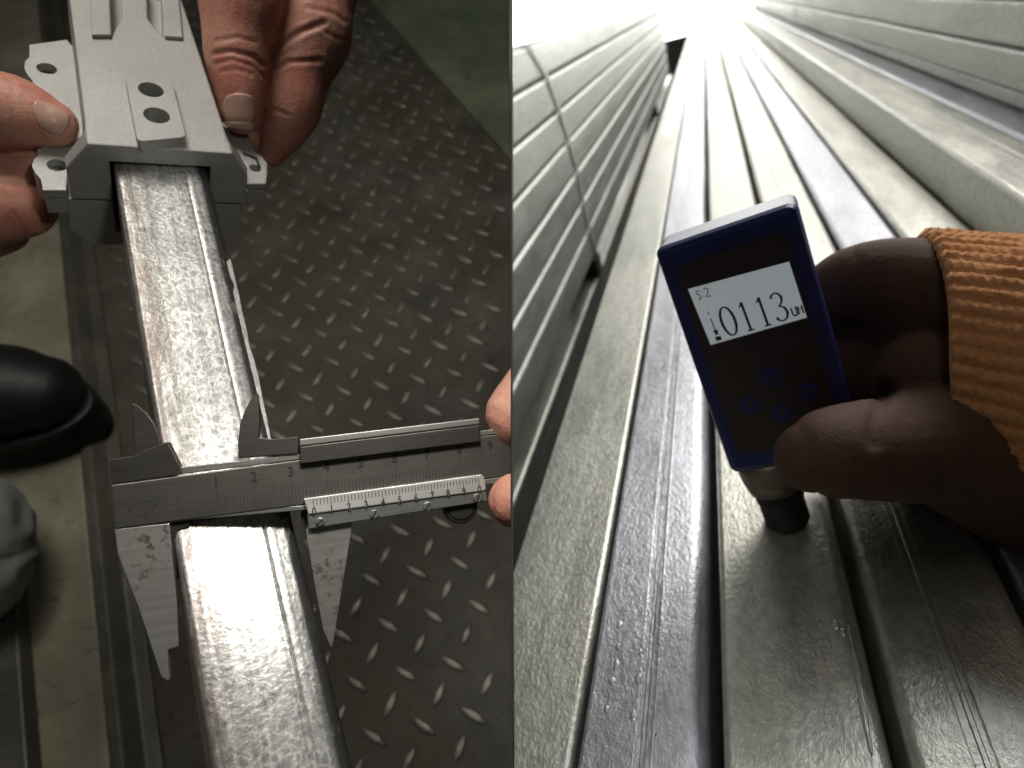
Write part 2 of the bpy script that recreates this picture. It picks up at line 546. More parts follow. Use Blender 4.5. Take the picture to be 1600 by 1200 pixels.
def organic(name, chains, voxel, material, parent, smooth=6, clip=False, crease=None, org=None):
    bm = bmesh.new()
    for ch in chains:
        if isinstance(ch, dict): bm_sweep(limb(ch['p']), bm, flat=ch.get('flat', 1.0))
        else: bm_sweep(limb(ch), bm)
    bmesh.ops.recalc_face_normals(bm, faces=bm.faces[:])
    me = bpy.data.meshes.new(name); bm.to_mesh(me); bm.free()
    o = bpy.data.objects.new(name, me); col.objects.link(o)
    r = o.modifiers.new('union', 'REMESH'); r.mode = 'VOXEL'; r.voxel_size = voxel; r.use_smooth_shade = True
    s = o.modifiers.new('smooth', 'SMOOTH'); s.factor = 0.5; s.iterations = smooth
    bpy.context.view_layer.update()
    dg = bpy.context.evaluated_depsgraph_get()
    me2 = bpy.data.meshes.new_from_object(o.evaluated_get(dg))
    bpy.data.objects.remove(o)
    if crease: crease_mesh(me2, crease)
    if clip:
        b = bmesh.new(); b.from_mesh(me2)
        geom = b.verts[:] + b.edges[:] + b.faces[:]
        res = bmesh.ops.bisect_plane(b, geom=geom, plane_co=(-0.0004, 0, 0), plane_no=(1, 0, 0), clear_outer=True)
        ed = [e for e in res['geom_cut'] if isinstance(e, bmesh.types.BMEdge)]
        bmesh.ops.holes_fill(b, edges=ed)
        b.to_mesh(me2); b.free()
    if org is not None:
        me2.transform(Matrix.Translation(-org))
    me2.materials.clear()
    return link(name, me2, material, parent, None, True)

def crease_mesh(me, lines):
    """press skin folds into a world-space mesh: lines of (pixel path, depth in m, half width in px)"""
    inv = [(v.co - CAM) for v in me.vertices]
    for i, v in enumerate(me.vertices):
        q = inv[i]; z = q.dot(AZ)
        x = 800 + FPX * q.dot(AX) / z; y = 600 + FPX * q.dot(AY) / z
        if v.normal.dot(q) > 0: continue
        for path, dep, hw in lines:
            dm = 1e9
            for (ax, ay), (bx, by) in zip(path, path[1:]):
                L2 = (bx - ax) ** 2 + (by - ay) ** 2
                t = max(0, min(1, ((x - ax) * (bx - ax) + (y - ay) * (by - ay)) / L2))
                dm = min(dm, math.hypot(x - ax - t * (bx - ax), y - ay - t * (by - ay)))
            if dm < hw * 3:
                k = math.exp(-(dm / hw) ** 2) - 0.28 * math.exp(-((dm - 1.9 * hw) / hw) ** 2)
                v.co -= v.normal * dep * 0.6 * k

# ================================================================== LEFT BAY
# ------------------------------------------------------------------ floor
XE = -0.0008                       # everything of the left bay stays left of the partition
def floor_at(px, py):
    r = ray(px, py); t = CAMH / -r.z
    return CAM + r * t
def proj(p):
    q = p - CAM; z = q.dot(AZ)
    return 800 + FPX * q.dot(AX) / z, 600 + FPX * q.dot(AY) / z, z
def line_x(a, b, y):
    return a.x + (b.x - a.x) * (y - a.y) / (b.y - a.y)

floor = from_bm('floor', bm_box(-3.0, XE, -0.6, 5.0, -0.05, 0.0), M['plate'])
props(floor, kind='structure')
LA, LB = Vector((0.0375, 0.0072)), Vector((0.0179, -0.0370))
L0 = floor_at(520 + 472 / 3, 800 + 487 / 3)
def lug_mesh(name, ln, wd, ht, n=7):
    bm = bmesh.new()
    def ringp(k, z):
        out = []
        for i in range(2 * n):
            s = 1 if i < n else -1
            x = (-1 + 2 * (i % n) / n) * s
            out.append((x * ln / 2 * k, -s * wd / 2 * k * max(0, 1 - x * x) ** 0.8, z))
        return out
    bm_loft([ringp(1.0, -0.001), ringp(0.97, 0.0004), ringp(0.80, ht * 0.75), ringp(0.45, ht)], bm)
    bmesh.ops.recalc_face_normals(bm, faces=bm.faces[:])
    me = bpy.data.meshes.new(name); bm.to_mesh(me); bm.free()
    me.materials.append(M['lug'])
    me.polygons.foreach_set('use_smooth', [True] * len(me.polygons))
    return me
lugA = lug_mesh('lug', 0.0262, 0.0080, 0.0021)
lugB = lug_mesh('lug', 0.0225, 0.0076, 0.0019)
edgeP, edgeQ = floor_at(575, 0), floor_at(800, 255)     # seam to the painted floor
slabP, slabQ = floor_at(125, 250), floor_at(192, 760)   # steel edging beside the concrete
cand = []
for i in range(-45, 46):
    for j in range(-45, 46):
        for kind in (0, 1):
            off = LA * i + LB * j
            if kind: off = off + (LB - LA) * 0.5
            p = Vector((L0.x + off.x, L0.y + off.y, 0))
            if p.x > XE - 0.012 or p.y < -0.3: continue
            q = p - CAM
            if q.dot(AZ) < 0.1: continue
            px, py, z = proj(p)
            if px < 100 or py < -60 or py > 1290: continue
            if p.x < line_x(slabP, slabQ, p.y) + 0.022: continue
            if p.x > line_x(edgeP, edgeQ, p.y) - 0.012: continue
            cand.append((z, i, j, kind, p))
cand.sort(key=lambda c: c[0])
rest = bmesh.new()
angA = math.atan2(-0.0112, 0.0193); angB = math.atan2(0.0147, 0.0059)
for n, (z, i, j, kind, p) in enumerate(cand):
    a = (angB if kind else angA) + random.uniform(-0.05, 0.05)
    sc = random.uniform(0.9, 1.06)
    me = lugB if kind else lugA
    m = Matrix.Translation(p) @ Matrix.Rotation(a, 4, 'Z') @ Matrix.Diagonal((sc, sc, random.uniform(0.6, 1.05), 1))
    if n < 300:
        o = link('lug', me, None, floor); o.matrix_local = m
    else:
        t = me.copy(); t.transform(m); rest.from_mesh(t); bpy.data.meshes.remove(t)
if len(rest.verts):
    o = from_bm('far_lugs', rest, M['lug'], floor, None, True); o['kind'] = 'stuff'

def sheet(name, pts, z, material, bev=0.0):
    bm = bm_prism([(p.x, p.y) for p in pts], z - 0.03, z)
    o = from_bm(name, bm, material)
    if bev: bevel(o, bev)
    return props(o, kind='structure')
def ext(a, b, y): return Vector((line_x(a, b, y), y, 0))
e0, e1 = ext(edgeP, edgeQ, 1.9), edgeQ + (edgeQ - edgeP).normalized() * 0.0
e1 = Vector((XE, edgeP.y + (edgeQ.y - edgeP.y) * (XE - edgeP.x) / (edgeQ.x - edgeP.x), 0))
sheet('painted_floor', [e0, e1, Vector((XE, 4.8, 0)), Vector((e0.x, 4.8, 0))], 0.006, M['greenfloor'], 0.002)
s0, s1 = ext(slabP, slabQ, 2.6), ext(slabP, slabQ, -0.4)
gap = Vector((-0.030, 0, 0))
sheet('concrete_floor', [s0 + gap, s1 + gap, Vector((-2.9, -0.4, 0)), Vector((-2.9, 2.6, 0))], 0.012, M['concrete'], 0.003)
def strip(name, a, b, w0, prof, material, label, cat, group=None):
    d = (b - a).normalized(); x = Vector((d.y, -d.x, 0))
    m = frame(a, x, d)
    if m.to_3x3().col[2].z < 0: m = frame(a, -x, d)
    L = (b - a).length
    rings = [[(px, y, pz) for px, pz in prof] for y in (0, L)]
    o = from_bm(name, bm_loft(rings), material, None, m)
    bevel(o, 0.002)
    return props(o, label, cat, group)
strip('floor_edging', s1 - Vector((0.012, 0, 0)), s0 - Vector((0.012, 0, 0)), 0.03,
      [(-0.015, 0.001), (0.015, 0.001), (0.015, 0.004), (0.004, 0.005), (-0.006, 0.016), (-0.015, 0.016)], M['edge'],
      'grey steel edging strip between concrete and chequer plate floor', 'edging')
b0, b1 = floor_at(30, 880), floor_at(62, 1290)
strip('floor_bar', b1 + (b1 - b0) * 0.3, b0 + (b0 - b1) * 0.25, 0.03,
      [(-0.012, 0.0125), (0.012, 0.0125), (0.012, 0.030), (-0.012, 0.030)], M['edge'],
      'dark flat steel bar lying on concrete below the trouser leg', 'bar')
b0, b1 = floor_at(-6, 880), floor_at(4, 1290)

# ------------------------------------------------------------------ partition between the bays, added to keep their light apart
def baffle():
    bm = bmesh.new()
    n = 96
    y0, y1, z0, z1 = -2.0, 9.0, -0.3, 6.0
    rings = []
    for x in (-0.00005, 0.00005):
        inn, out = [], []
        for i in range(n):
            a = 2 * math.pi * i / n
            c, s = math.cos(a), math.sin(a)
            inn.append((x, 0.135 * c, CAMH + 0.135 * s))
            t = min(((y1 if c > 0 else y0) / c) if abs(c) > 1e-6 else 1e9, (((z1 if s > 0 else z0) - CAMH) / s) if abs(s) > 1e-6 else 1e9)
            out.append((x, t * c, CAMH + t * s))
        rings.append((inn, out))
    order = [rings[0][0], rings[0][1], rings[1][1], rings[1][0]]
    V = [[bm.verts.new(p) for p in r] for r in order]
    for a, b in zip(V, V[1:] + V[:1]):
        for i in range(n):
            bm.faces.new((a[i], a[(i + 1) % n], b[(i + 1) % n], b[i]))
    o = from_bm('baffle', bm, M['baffle'])
    o.data.materials.append(M['baffle_bounce'])
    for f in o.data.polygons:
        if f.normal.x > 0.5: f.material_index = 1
    props(o, 'added thin dark light-blocking sheet metal partition standing edge on between the two bays', 'baffle')
baffle()

# ------------------------------------------------------------------ the galvanised tube being measured
yf = loc(TF, 253, 263, 2, 0.0).y                    # where the tube enters the clamp
ybot = loc(TF, 442, 1215, 2, 0.0).y - 0.05
tube = empty('square_tube', TF, 'short galvanised square tube gripped by the caliper jaws under the cast clamp', 'tube')
def left_tube():
    W = TW
    hw = W / 2
    base = round_rect(-hw, hw, -0.026, 0.0, (0.0025, 0.0033, 0.0037, 0.0018), 6)
    # weld bead on the top face
    prof = []
    for x, z in base:
        prof.append((x, z))
    out = []
    for i, (x, z) in enumerate(prof):
        out.append((x, z))
        nx, nz = prof[(i + 1) % len(prof)]
        if z > -1e-6 and nz > -1e-6 and x > nx and (x - nx) > 0.008:
            for f, h in ((0.0122, 0.0), (0.0117, 0.00022), (0.0104, 0.00030), (0.0092, 0.00026), (0.0087, 0.0), (0.0082, -0.0006), (0.0078, 0.0), (-0.013, 0.0), (-0.0135, 0.00012), (-0.0142, 0.0)):
                out.append((f * KS, h * KS))
    ys = [ybot + (yf + 0.02 - ybot) * k / 60 for k in range(61)]
    rings = []
    for y in ys:
        r = []
        for x, z in out:
            wob = 0.00012 * noise.noise(Vector((x * 60, y * 25, 3)))
            r.append((x + wob * 0.6, y, z + wob))
        rings.append(r)
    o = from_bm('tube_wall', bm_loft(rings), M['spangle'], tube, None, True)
    o.data.set_sharp_from_angle(angle=rad(45))
    wn = o.modifiers.new('flat_faces', 'WEIGHTED_NORMAL'); wn.keep_sharp = True; wn.weight = 100
    return o
left_tube()
# ragged zinc runs along the right shoulder
def zinc(px):
    pts = [loc(TF, a - 3, b, 2, -0.0008) for a, b in px]
    prism('zinc_run', [(q.x, q.y) for q in pts], -0.0030, -0.0007, M['zinc'], tube, 0.0002)
zinc([(357, 408), (363, 404), (370, 432), (377, 462), (382, 488), (389, 516), (393, 540), (400, 560), (408, 592), (414, 624), (421, 656), (427, 686), (424, 690), (405, 687), (404, 664), (406, 644), (401, 618), (393, 600), (388, 588), (391, 570), (384, 552), (380, 530), (372, 518), (377, 500), (371, 480), (366, 462), (369, 446), (362, 430)])

# ------------------------------------------------------------------ cast clamp
clamp = empty('cast_clamp', TF, 'grey cast aluminium clamp with bolt holes pushed over the tube end', 'clamp')
def PF(px, py, y=None):                                # point on the clamp's front face -> (x, z)
    p = loc(TF, px, py, 1, yf if y is None else y); return (p.x, p.z)
def PT(px, py, z):                                     # point at height z -> (x, y)
    p = loc(TF, px, py, 2, z); return (p.x, p.y)
zt = PF(250, 232)[1]
zpart = PF(250, 316)[1]
zfl = PF(85, 299)[1]
zlow = PF(85, 337)[1]
zbot = PF(170, 386)[1]
PADH = ((236, 140, 19), (245, 180, 20))
def upper():
    fr = [PF(103, 262), PF(138, 232), PF(364, 231), PF(389, 263), PF(389, 312), PF(103, 315)]
    fr = [(x, z) for x, z in fr]
    fr[0] = (fr[0][0], min(fr[0][1], zt - 0.004)); fr[3] = (fr[3][0], fr[0][1])
    fr[1] = (fr[1][0], zt); fr[2] = (fr[2][0], zt)
    fr[4] = (fr[3][0], zpart + 0.0002); fr[5] = (fr[0][0], zpart + 0.0002)
    xl, ybk = PT(106, -25, zt); xr, _ = PT(276, -25, zt)
    cx = (fr[1][0] + fr[2][0]) / 2
    k = (xr - xl) / (fr[2][0] - fr[1][0])
    cb = (xl + xr) / 2
    ymid = yf + 0.010
    def sec(y, kk, c, ch=1.0):
        out = []
        for i, (x, z) in enumerate(fr):
            X = c + (x - cx) * kk
            if i in (1, 2) and ch != 1.0: pass
            out.append((X, y, z))
        return out
    # front collar is wide, the body behind narrows to the top plate's width
    def body(y, kk, c):
        l, r = c + (fr[1][0] - cx) * kk, c + (fr[2][0] - cx) * kk
        return [(l - 0.0012, y, zfl), (l, y, zt), (r, y, zt), (r + 0.0012, y, zfl), (r + 0.0012, y, zpart + 0.0002), (l - 0.0012, y, zpart + 0.0002)]
    k1 = 1 + (k - 1) * (0.010 / (ybk + 0.012 - yf)); c1 = cx + (cb - cx) * (0.010 / (ybk + 0.012 - yf))
    rings = [[(x, yf, z) for x, z in fr], [(x, yf + 0.006, z) for x, z in fr], body(yf + 0.012, k1, c1), body(ybk + 0.012, k, cb)]
    o = from_bm('upper_shell', bm_loft(rings), M['cast'], clamp)
    cuts = []
    # mouth for the tube
    cuts.append(bm_box(-TW / 2 - 0.0012, TW / 2 + 0.0006, yf - 0.01, yf + 0.03, -0.034, 0.0016))
    # two pockets in the top beside the middle rib
    for poly in ([(175, 55), (190, 27), (189, -60), (172, -60)], [(231, 29), (254, 56), (250, -60), (228, -60)]):
        q = [PT(a, b, zt) for a, b in poly]
        cuts.append(bm_prism(q, zt - 0.007, zt + 0.01))
    # bolt holes below the pad
    for px, py, rpx in PADH:
        h = PT(px, py, zt + 0.003); e = PT(px + rpx, py, zt + 0.003)
        cuts.append(bm_prism(circle_pts(h[0], h[1], abs(e[0] - h[0]), None, 32), zt - 0.0055, zt + 0.02))
    boolean_cut(o, cuts)
    bevel(o, 0.0009, 2, 40)
    # outer ribs
    for poly in ([(143, 54), (174, 54), (171, -25), (139, -25)], [(257, 56), (286, 58), (278, -25), (250, -25)]):
        zz = zt + 0.0016
        q = [PT(a, b, zz) for a, b in poly]
        prism('rib', q, zt - 0.001, zz, M['cast'], clamp, 0.0005)
upper()
def pad():
    zz = zt + 0.0038
    c = [PT(195, 119, zz), PT(266, 116, zz), PT(291, 214, zz), PT(215, 221, zz)]
    pts = []
    for i in range(4):
        p, q, r = Vector(c[i - 1]), Vector(c[i]), Vector(c[(i + 1) % 4])
        a = (p - q).normalized() * 0.0022; b = (r - q).normalized() * 0.0022
        for t in (0, 0.33, 0.66, 1):
            pts.append(q + a * (1 - t) ** 2 + b * t ** 2)
    o = prism('bolt_pad', pts, zt - 0.0005, zz, M['cast'], clamp)
    holes = []
    rim = []
    for px, py, rpx in ((236, 140, 19), (245, 180, 20)):
        h = PT(px, py, zz); e = PT(px + rpx, py, zz)
        holes.append((h, abs(e[0] - h[0])))
    boolean_cut(o, [bm_prism(circle_pts(h[0], h[1], r, None, 32), zt - 0.02, zt + 0.02) for h, r in holes])
    bevel(o, 0.0003, 2, 50)
pad()
def smooth_poly(px, z, per=4):
    P = [(*PT(a, b, z),) for a, b in px]
    P2 = catmull(P + [P[0]], per)
    return [(p[0], p[1]) for p in P2[:-1]]
def flange(px, holes, sharp=False):
    pts = [PT(a, b, zfl) for a, b in px]
    o = prism('flange', pts, zpart + 0.0002, zfl, M['cast'], clamp)
    cuts = []
    for hx, hy, hr in holes:
        h = PT(hx, hy, zfl); e = PT(hx + hr, hy, zfl)
        cuts.append(bm_prism(circle_pts(h[0], h[1], abs(e[0] - h[0]), None, 28), zpart - 0.01, zfl + 0.01))
    if cuts: boolean_cut(o, cuts)
    bevel(o, 0.0006, 2, 40)
    lo = prism('lower_flange', [(p[0], p[1] + 0.0004) for p in pts], zlow, zpart - 0.0002, M['cast'], clamp, 0.0006)
LFL = [(67, 297), (64, 280), (55, 270), (50, 259), (53, 249), (60, 242), (66, 232), (58, 200), (54, 160), (51, 126), (44, 118), (38, 107), (39, 96), (46, 89), (46, 70), (104, 62), (128, 90), (137, 160), (142, 225), (125, 250), (105, 262), (103, 297)]
flange(LFL, [(73, 107, 16), (89, 258, 16)])
RFL = [(386, 287), (386, 262), (370, 235), (352, 200), (345, 165), (356, 160), (372, 190), (390, 214), (395, 226), (399, 237), (410, 243), (418, 255), (418, 270), (416, 287)]
flange(RFL, [(399, 262, 8)])
def recess():
    q = [PT(a, b, zfl + 0.0002) for a, b in ((379, 237), (402, 246), (408, 262), (404, 261), (399, 249), (381, 241))]
    prism('cast_mark', q, zfl - 0.0004, zfl + 0.00025, M['ink'], clamp)
recess()
def lower():
    fr = [PF(106, 318), PF(107, 361), PF(142, 386), PF(350, 386), PF(378, 356), PF(379, 318)]
    z0 = zpart - 0.0004
    fr = [(fr[0][0], z0), (fr[1][0], fr[1][1]), (fr[2][0], zbot), (fr[3][0], zbot), (fr[4][0], fr[1][1]), (fr[5][0], z0)]
    rings = [[(x, yf + 0.0008, z) for x, z in fr], [(x * 0.95, yf + 0.09, z) for x, z in fr]]
    o = from_bm('lower_shell', bm_loft(rings), M['cast'], clamp)
    boolean_cut(o, [bm_box(-TW / 2 - 0.0012, TW / 2 + 0.0006, yf - 0.01, yf + 0.035, -0.034, 0.004)])
    bevel(o, 0.0008, 2, 40)
lower()

# ------------------------------------------------------------------ caliper
cal = empty('vernier_caliper', CF, 'worn steel vernier caliper with rusty jaws closed across the square tube', 'caliper')
def CP(px, py, z=0.0):
    p = loc(CF, px, py, 2, z); return (p.x, p.y)
def cpoly(px, z=0.0): return [CP(a, b, z) for a, b in px]
TH = 0.0030
beam = prism('beam', cpoly([(174, 758), (466, 719), (799, 676), (799, 742), (470, 789), (179, 826)]), -TH, 0.0, M['cal'], cal, 0.00025)
prism('upper_rail', cpoly([(284, 741), (466, 718), (799, 675), (799, 667), (466, 710), (281, 730)], -0.0003), -TH, -0.0003, M['cal_rail'], cal, 0.0002)
prism('lower_rail', cpoly([(232, 821), (300, 812), (474, 797), (799, 752), (799, 743), (470, 790), (290, 801)], -0.0003), -TH, -0.0003, M['cal_rail'], cal, 0.0002)
# fixed head with the upper and the lower jaw
prism('fixed_head', cpoly([(172, 718), (210, 712), (235, 700), (262, 690), (281, 728), (284, 741), (174, 757)], -0.0006), -TH - 0.001, -0.0006, M['cal_dark'], cal, 0.0002)
prism('upper_jaw', cpoly([(210, 713), (207, 660), (205, 629), (215, 634), (228, 645), (238, 658), (246, 676), (252, 700)], -0.003), -TH - 0.002, -0.0035, M['cal_dark'], cal, 0.0002)
prism('fixed_jaw', cpoly([(179, 827), (232, 821), (264, 818), (266, 836), (269, 870), (272, 900), (276, 940), (279, 1010), (263, 1015), (262, 1022), (265, 1061), (262, 1064), (252, 1058), (216, 948), (184, 866)], -0.0004), -TH, -0.0004, M['cal_jaw'], cal, 0.0002)
prism('jaw_step', cpoly([(264, 820), (300, 812), (296, 822), (276, 830), (277, 905), (272, 901)], -0.0016), -TH - 0.0012, -0.0016, M['cal_dark'], cal, 0.0002)
# slider
prism('slider_bar', cpoly([(469, 725), (468, 698), (750, 664), (751, 690)], 0.0022), -0.0005, 0.0022, M['cal_dark'], cal, 0.0003)
prism('slider_top', cpoly([(468, 697), (468, 686), (749, 653), (750, 663)], 0.0016), -TH - 0.002, 0.0016, M['cal_rail'], cal, 0.0003)
prism('slider_plate', cpoly([(480, 803), (760, 766), (763, 783), (482, 827)], 0.0014), -TH - 0.001, 0.0014, M['cal_rail'], cal, 0.0003)
prism('vernier_plate', cpoly([(474, 779), (753, 741), (757, 746), (760, 764), (756, 767), (482, 804)], 0.0020), -0.0004, 0.0020, M['vernier'], cal, 0.0003)
prism('sliding_jaw', cpoly([(478, 828), (482, 820), (549, 812), (549, 832), (520, 1008), (517, 1012), (505, 985), (490, 905)], -0.0006), -TH, -0.0006, M['cal_jaw'], cal, 0.0002)
prism('slider_neck', cpoly([(466, 697), (480, 695), (484, 826), (470, 826), (470, 790), (466, 722)], -TH - 0.0002), -TH - 0.0035, -TH - 0.0002, M['cal_dark'], cal)
prism('sliding_upper_jaw', cpoly([(372, 716), (372, 690), (375, 662), (383, 640), (393, 622), (402, 613), (405, 640), (406, 664), (404, 684), (428, 686), (466, 682), (466, 709)], 0.0004), -0.0026, 0.0004, M['cal_dark'], cal, 0.0002)
for px, py in ((500, 815), (585, 803), (668, 791), (746, 778)):
    c = CP(px, py, 0.0014); e = CP(px + 7, py, 0.0014)
    r = math.hypot(e[0] - c[0], e[1] - c[1])
    s = prism('screw', circle_pts(c[0], c[1], r, None, 20), 0.0010, 0.0021, M['cal_rail'], cal, 0.0002)
    a = random.uniform(0.4, 1.2); ca, sa = math.cos(a), math.sin(a)
    q = [(c[0] + ca * x - sa * y, c[1] + sa * x + ca * y) for x, y in ((-r * .8, -r * .16), (r * .8, -r * .16), (r * .8, r * .16), (-r * .8, r * .16))]
    prism('slot', q, 0.0015, 0.00225, M['ink'], s)
def wheel():
    c = CP(719, 791, -0.002); e = CP(745, 791, -0.002)
    r = math.hypot(e[0] - c[0], e[1] - c[1])
    o = prism('thumb_roller', circle_pts(c[0], c[1], r, None, 40), -TH - 0.002, -0.0009, M['black'], cal, 0.0004)
    o2 = prism('roller_hub', circle_pts(c[0], c[1], r * 0.78, None, 32), -TH - 0.001, -0.0005, M['cal_dark'], o, 0.0003)
wheel()
# beam graduation: measured marks, ten millimetres apart
marks = {1: (340, 752, 768), 2: (400, 746, 762), 3: (457, 741, 757), 4: (513, 732, 748), 5: (566, 725, 743), 6: (619, 720, 736), 7: (671, 711, 726), 8: (722, 708, 722), 9: (770, 702, 715)}
x1 = CP(340, 790)[0]; x9 = CP(770, 735)[0]
step = (x9 - x1) / 8
def beam_y(x, f):                                     # f = 0 at the lower edge, 1 at the upper edge
    a, b = CP(300, 812 - 2), CP(760, 748 - 2)
    lo = a[1] + (b[1] - a[1]) * (x - a[0]) / (b[0] - a[0])
    a2, b2 = CP(300, 742), CP(790, 678)
    hi = a2[1] + (b2[1] - a2[1]) * (x - a2[0]) / (b2[0] - a2[0])
    return lo + (hi - lo) * f
ang = math.atan2(beam_y(0.08, 0) - beam_y(0.0, 0), 0.08)
tick = bmesh.new(); soft = bmesh.new()
def bar(bm, x, y0, y1, w, z):
    c, s = math.cos(ang), math.sin(ang)
    V = [bm.verts.new((x + dx - s * (y - y0), y0 + (y - y0) * c + dx * s, z)) for dx, y in ((-w / 2, y0), (w / 2, y0), (w / 2, y1), (-w / 2, y1))]
    bm.faces.new(V)
for mm in range(0, 94):
    x = x1 + step * (mm / 10 - 1)
    if x > CP(792, 720)[0]: break
    top = 0.60 if mm % 10 == 0 else (0.47 if mm % 5 == 0 else 0.40)
    bar(tick if mm > 22 else soft, x, beam_y(x, 0.06), beam_y(x, top), 0.00020, 0.00012)
o = from_bm('scale_ticks', tick, M['ink_soft'], cal); o['kind'] = 'stuff'
o = from_bm('worn_scale_ticks', soft, M['ink_soft'], cal); o['kind'] = 'stuff'
for n in range(1, 10):
    x = x1 + step * (n - 1)
    text(str(n), 0.0039, (x + 0.0001, beam_y(x, 0.76), 0.00014), M['ink'], cal, 'scale_number', ang, 0.82)
# vernier graduation
vt = bmesh.new()
va, vb = CP(490, 789, 0.002), CP(748, 755, 0.002)
vang = math.atan2(vb[1] - va[1], vb[0] - va[0])
vx = Vector((math.cos(vang), math.sin(vang))); vn = Vector((-vx.y, vx.x))
vl = (Vector(vb) - Vector(va)).length
for k in range(51):
    p = Vector(va) + vx * (vl * k / 50)
    h0 = 0.0002; h1 = 0.0017 if k % 5 else 0.0012
    q0 = p + vn * (0.0018 - (0.0009 if k % 5 == 0 else 0.0)); q1 = p + vn * 0.0029 - vn * 0.0008
    q0 = p - vn * (0.0006 if k % 5 == 0 else 0.0); q1 = p + vn * 0.0016
    w2 = vx * 0.00009
    V = [vt.verts.new((v.x, v.y, 0.00212)) for v in (q0 - w2, q0 + w2, q1 + w2, q1 - w2)]
    vt.faces.new(V)
o = from_bm('vernier_ticks', vt, M['ink_soft'], cal); o['kind'] = 'stuff'
for k, ch in enumerate('01234567890'):
    p = Vector(va) + vx * (vl * k / 10) - vn * 0.0018
    text(ch, 0.0027, (p.x, p.y, 0.00214), M['ink_soft'], cal, 'vernier_number', vang, 0.85)
def logo():
    pts = [(200, 795), (226, 780), (246, 788), (222, 806)]
    bm = bmesh.new()
    P = [Vector(CP(a, b)) for a, b in pts]
    for a, b in zip(P, P[1:] + P[:1]):
        d = (b - a).normalized(); nn = Vector((-d.y, d.x)) * 0.00012
        bm.faces.new([bm.verts.new((v.x, v.y, 0.0001)) for v in (a - nn, b - nn, b + nn, a + nn)])
    from_bm('maker_mark', bm, M['ink_soft'], cal)
logo()

# ------------------------------------------------------------------ hands of the left bay
from mathutils.bvhtree import BVHTree
def nail(parent, body, quad, material, org, lift=0.0001, bulge=0.0003, name='fingernail', round_=0.34):
    """a nail plate laid on the finger; quad: root-left, root-right, tip-right, tip-left in photograph pixels"""
    me = body.data
    bvh = BVHTree.FromPolygons([v.co + org for v in me.vertices], [p.vertices[:] for p in me.polygons])
    bm = bmesh.new()
    n = 16
    grid = []
    c = [Vector(q) for q in quad]
    for j in range(n + 1):
        row = []
        for i in range(n + 1):
            a, b = 2 * i / n - 1, 2 * j / n - 1
            ka = a * math.sqrt(1 - round_ * b * b); kb = b * math.sqrt(1 - round_ * a * a)
            u, v = (ka + 1) / 2, (kb + 1) / 2
            q = c[0] * (1 - u) * (1 - v) + c[1] * u * (1 - v) + c[2] * u * v + c[3] * (1 - u) * v
            r = ray(q.x, q.y).normalized()
            hit = bvh.ray_cast(CAM, r)
            p = hit[0] if hit[0] else CAM + r * 0.28
            edge = max(abs(a), abs(b))
            row.append(bm.verts.new(p - r * (lift * (1 - edge ** 8) - 0.0001 + bulge * (1 - ka * ka) * (1 - 0.5 * kb * kb)) - org))
        grid.append(row)
    for j in range(n):
        for i in range(n):
            bm.faces.new((grid[j][i], grid[j][i + 1], grid[j + 1][i + 1], grid[j + 1][i]))
    o = from_bm(name, bm, material, parent, None, True)
    s = o.modifiers.new('thick', 'SOLIDIFY'); s.thickness = 0.0004; s.offset = 0
    return o
def hand(name, origin, label):
    return empty(name, Matrix.Translation(origin), label, 'person')
def dep(px, py, z):                                   # camera depth of the clamp surface under a pixel
    p = TF @ loc(TF, px, py, 2, z); return (p - CAM).dot(AZ)
dL = dep(80, 190, zfl)
dR = dep(375, 180, zt)
dLow = dep(70, 310, zlow)
dF = dep(385, 215, zfl)
# left hand: thumb on the flange, fingers curled below it
o0 = at(10, 250, dL)
lh = hand('person', o0, 'bare hand pressing its thumb on the clamp flange with two bolt holes')
t = dL - 0.010
lhb = organic('hand', [
    [(-170, 150, t + .02, 80), (-90, 160, t + .006, 66), (-30, 170, t, 60), (20, 176, t, 57), (60, 186, t + .001, 46), (82, 193, t + .002, 36)],
    [(-190, 235, dLow + .01, 80), (-90, 262, dLow + .008, 40), (0, 262, dLow + .006, 30), (50, 262, dLow + .004, 24)],
    [(-190, 330, dLow + .02, 90), (-90, 325, dLow + .012, 66), (-10, 322, dLow + .008, 60), (30, 318, dLow + .008, 53)],
    [(-190, 380, dLow + .03, 70), (-60, 368, dLow + .026, 48), (0, 356, dLow + .022, 40)],
    [(-260, 240, t + .03, 150), (-180, 240, t + .03, 120)],
], 0.0011, M['skin'], lh, 5, False, [
    ([(-10, 236), (30, 243), (75, 236)], .0010, 3), ([(18, 130), (24, 165), (18, 200)], .0005, 4), ([(0, 285), (40, 290), (78, 285)], .0012, 4),
    ([(20, 330), (36, 355), (38, 375)], .0007, 3), ([(6, 130), (10, 180)], .0004, 3)], o0)
nail(lh, lhb, [(48, 150), (58, 199), (99, 215), (114, 177)], M['nail'], o0)
